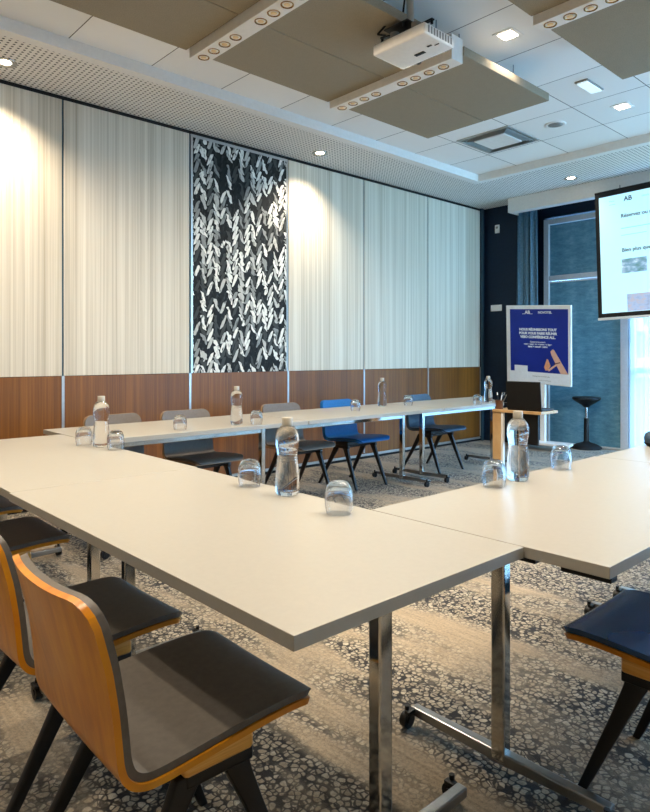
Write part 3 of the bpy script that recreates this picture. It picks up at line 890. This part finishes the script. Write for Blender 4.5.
# flipchart with blue poster
t = thing('poster_stand', 'white poster stand showing a blue conference poster', 'poster stand', (-4.37, 7.93, 0))
PM = Matrix.Translation((.03, -.075, 1.385)) @ Matrix.Rotation(math.radians(6.5), 4, 'X') @ Matrix.Rotation(math.radians(3.0), 4, 'Y')
b = B(); box(b, -.462, .462, -.018, .018, -.525, .525, .006, M=PM); obj('frame', b, MT['white'], t)
b = B(); box(b, -.40, .425, -.021, -.0175, -.365, .475, M=PM); po = obj('poster', b, MT['posterblue'], t)
b = B(); box(b, -.415, .44, -.0195, -.017, -.51, -.365, M=PM); obj('poster_margin', b, MT['posterwhite'], t)
b = B(); box(b, -.34, -.145, -.0235, -.02, -.435, -.285, M=PM); obj('code_patch', b, MT['posterwhite'], t)
def onp(x, z): return PM @ Matrix.Translation((x, -.0225, z)) @ RX
for s, z, sz, bo in (('NOUS RÉUNISSONS TOUT', .19, .045, .0022), ('POUR VOUS FAIRE RÉUNIR', .14, .045, .0022), ('VISIO CONFÉRENCE ALL.', .09, .045, .0022), ('Connectez-vous à', .03, .03, .0008), ('votre espace de réunion en ligne', -.0, .03, .0008), ('dans le monde entier', -.033, .033, .0014)):
    text_mesh(s, sz, MT['posterwhite'], po, onp(.005, z), 'lettering', 'CENTER', bo)
text_mesh('AB', .06, MT['posterwhite'], po, onp(-.14, .415), 'logo_lettering', 'CENTER', .002)
b = B(); box(b, -.215, -.17, -.0235, -.021, .41, .416, M=PM); box(b, -.11, -.065, -.0235, -.021, .41, .416, M=PM); obj('logo_rule', b, MT['posterwhite'], po)
text_mesh('NOVOTEL', .042, MT['posterwhite'], po, onp(.11, .418), 'logo_lettering', 'CENTER', .001)
text_mesh('Scannez pour en savoir plus', .022, MT['greyplastic'], po, onp(.05, -.425), 'lettering', 'CENTER')
text_mesh('réunions et événements', .018, MT['greyplastic'], po, onp(.1, -.475), 'lettering', 'CENTER')
YX = PM @ Matrix.Rotation(PI/2, 4, 'X')
b = B(); prism(b, [(.215, -.05), (.185, -.08), (.20, -.13), (.325, -.365), (.425, -.365), (.235, -.055)], .0225, .024, M=YX); obj('letter_stroke', b, MT['peach'], po)
b = B(); prism(b, [(.135, -.18), (.095, -.29), (.115, -.335), (.15, -.33), (.185, -.27), (.15, -.185)], .0225, .024, M=YX); obj('letter_leaf', b, MT['peach2'], po)
b = B(); prism(b, [(.15, -.32), (.275, -.23), (.285, -.25), (.16, -.345)], .0226, .0242, M=YX); obj('letter_bar', b, MT['peach'], po)
b = B(); prism(b, [(.235, -.235), (.32, -.21), (.318, -.223), (.235, -.25)], .0243, .0252, M=YX); obj('letter_band', b, MT['maroon'], po)
b = B(); box(b, .03, .10, -.03, .02, .1, 1.2, .006); obj('post', b, MT['white'], t)
b = B(); prism(b, [(-.36, -.2), (.52, -.2), (.46, .04), (-.30, .04)], .075, .105, .006); obj('base_plate', b, MT['white'], t)
for sx, sy in ((-.30, -.16), (.47, -.16), (-.25, .0), (.41, .0)):
    b = B(); cyl(b, (sx-.018, sy, .04), (sx+.018, sy, .04), .038, n=20); cyl(b, (sx, sy, .05), (sx, sy, .08), .01, n=10); obj('castor', b, MT['rubber'], t, .7)

# sit-stand stool
t = thing('sit_stand_stool', 'black sit-stand stool with round base beside the poster stand', 'stool', (-3.93, 8.38, 0))
b = B(); lathe(b, [(.185, 0), (.195, .012), (.185, .03), (.13, .06), (.05, .085), (.035, .1)], 40); obj('base', b, MT['rubber'], t, .9)
b = B(); lathe(b, [(.034, .09), (.031, .40), (.026, .405)], 24); obj('sleeve', b, MT['blackplastic'], t, .7)
b = B(); lathe(b, [(.017, .40), (.017, .56)], 20); obj('gas_lift', b, MT['chrome'], t, .7)
b = B(); lathe(b, [(.03, .55), (.06, .58), (.15, .635), (.178, .66), (.182, .675), (.172, .688), (.09, .68), (0, .676)], 40); obj('seat', b, MT['blackplastic'], t, .9)

# round speaker at the right edge of the second right-hand table
t = thing('desk_speaker', 'dark rounded desk speaker at the right edge of the photo on the table', 'speaker', (-1.375, 3.79, .7405))
b = B(); lathe(b, [(.05, 0), (.062, .02), (.066, .045), (.06, .068), (.04, .081), (0, .086)], 32); obj('body', b, MT['slate'], t, .9)
b = B(); lathe(b, [(.051, .0005), (.055, .006), (.0645, .014), (.0655, .02), (.063, .021)], 32, cap=False); obj('base_ring', b, MT['rubber'], t, .9)

# ------------------------------------------------------------------ daylight
w = bpy.data.worlds.new('sky'); S.world = w; w.use_nodes = True
nt = w.node_tree; bg = nt.nodes['Background']
tc = nt.nodes.new('ShaderNodeTexCoord'); sp = nt.nodes.new('ShaderNodeSeparateXYZ'); rp = nt.nodes.new('ShaderNodeValToRGB')
nt.links.new(tc.outputs['Generated'], sp.inputs[0]); nt.links.new(sp.outputs[2], rp.inputs[0]); nt.links.new(rp.outputs[0], bg.inputs[0])
rp.color_ramp.elements[0].color = (.32, .67, 1, 1); rp.color_ramp.elements[1].color = (.18, .46, 1, 1)
bg.inputs[1].default_value = 11.0
for k, (x0, x1) in enumerate(zip(xs, xs[1:])):
    l = bpy.data.lights.new('window_portal', 'AREA'); l.shape = 'RECTANGLE'; l.size = x1-x0; l.size_y = 3.2; l.cycles.is_portal = True
    o = bpy.data.objects.new('window_portal', l); COL.objects.link(o); o.location = ((x0+x1)/2, YE+.1, 1.6); o.rotation_euler = (-PI/2, 0, 0)

l = bpy.data.lights.new('window_portal', 'AREA'); l.shape = 'RECTANGLE'; l.size = 2.6; l.size_y = 3.2; l.cycles.is_portal = True  # portal of the added right-wall window
o = bpy.data.objects.new('window_portal', l); COL.objects.link(o); o.location = (XR+.12, 6.9, 1.6); o.rotation_euler = (0, PI/2, 0); o.rotation_euler = Vector((-1, 0, 0)).to_track_quat('-Z', 'Y').to_euler()
# ------------------------------------------------------------------ camera
cam = bpy.data.cameras.new('camera'); co = bpy.data.objects.new('camera', cam); COL.objects.link(co)
co.location = (0, 0, 1.25); co.rotation_euler = (PI/2, 0, math.atan2(695, 641))
cam.sensor_width = 36; cam.sensor_fit = 'AUTO'; cam.lens = 641/812*36; cam.shift_y = -51/812; cam.clip_start = .05
S.camera = co
S.view_settings.view_transform = 'Standard'; S.view_settings.look = 'None'; S.view_settings.gamma = 1
S.view_settings.use_curve_mapping = False; S.view_settings.exposure = .6
S.cycles.use_denoising = True
S.cycles.max_bounces = 12; S.cycles.transparent_max_bounces = 16; S.cycles.sample_clamp_indirect = 4; S.cycles.blur_glossy = 1
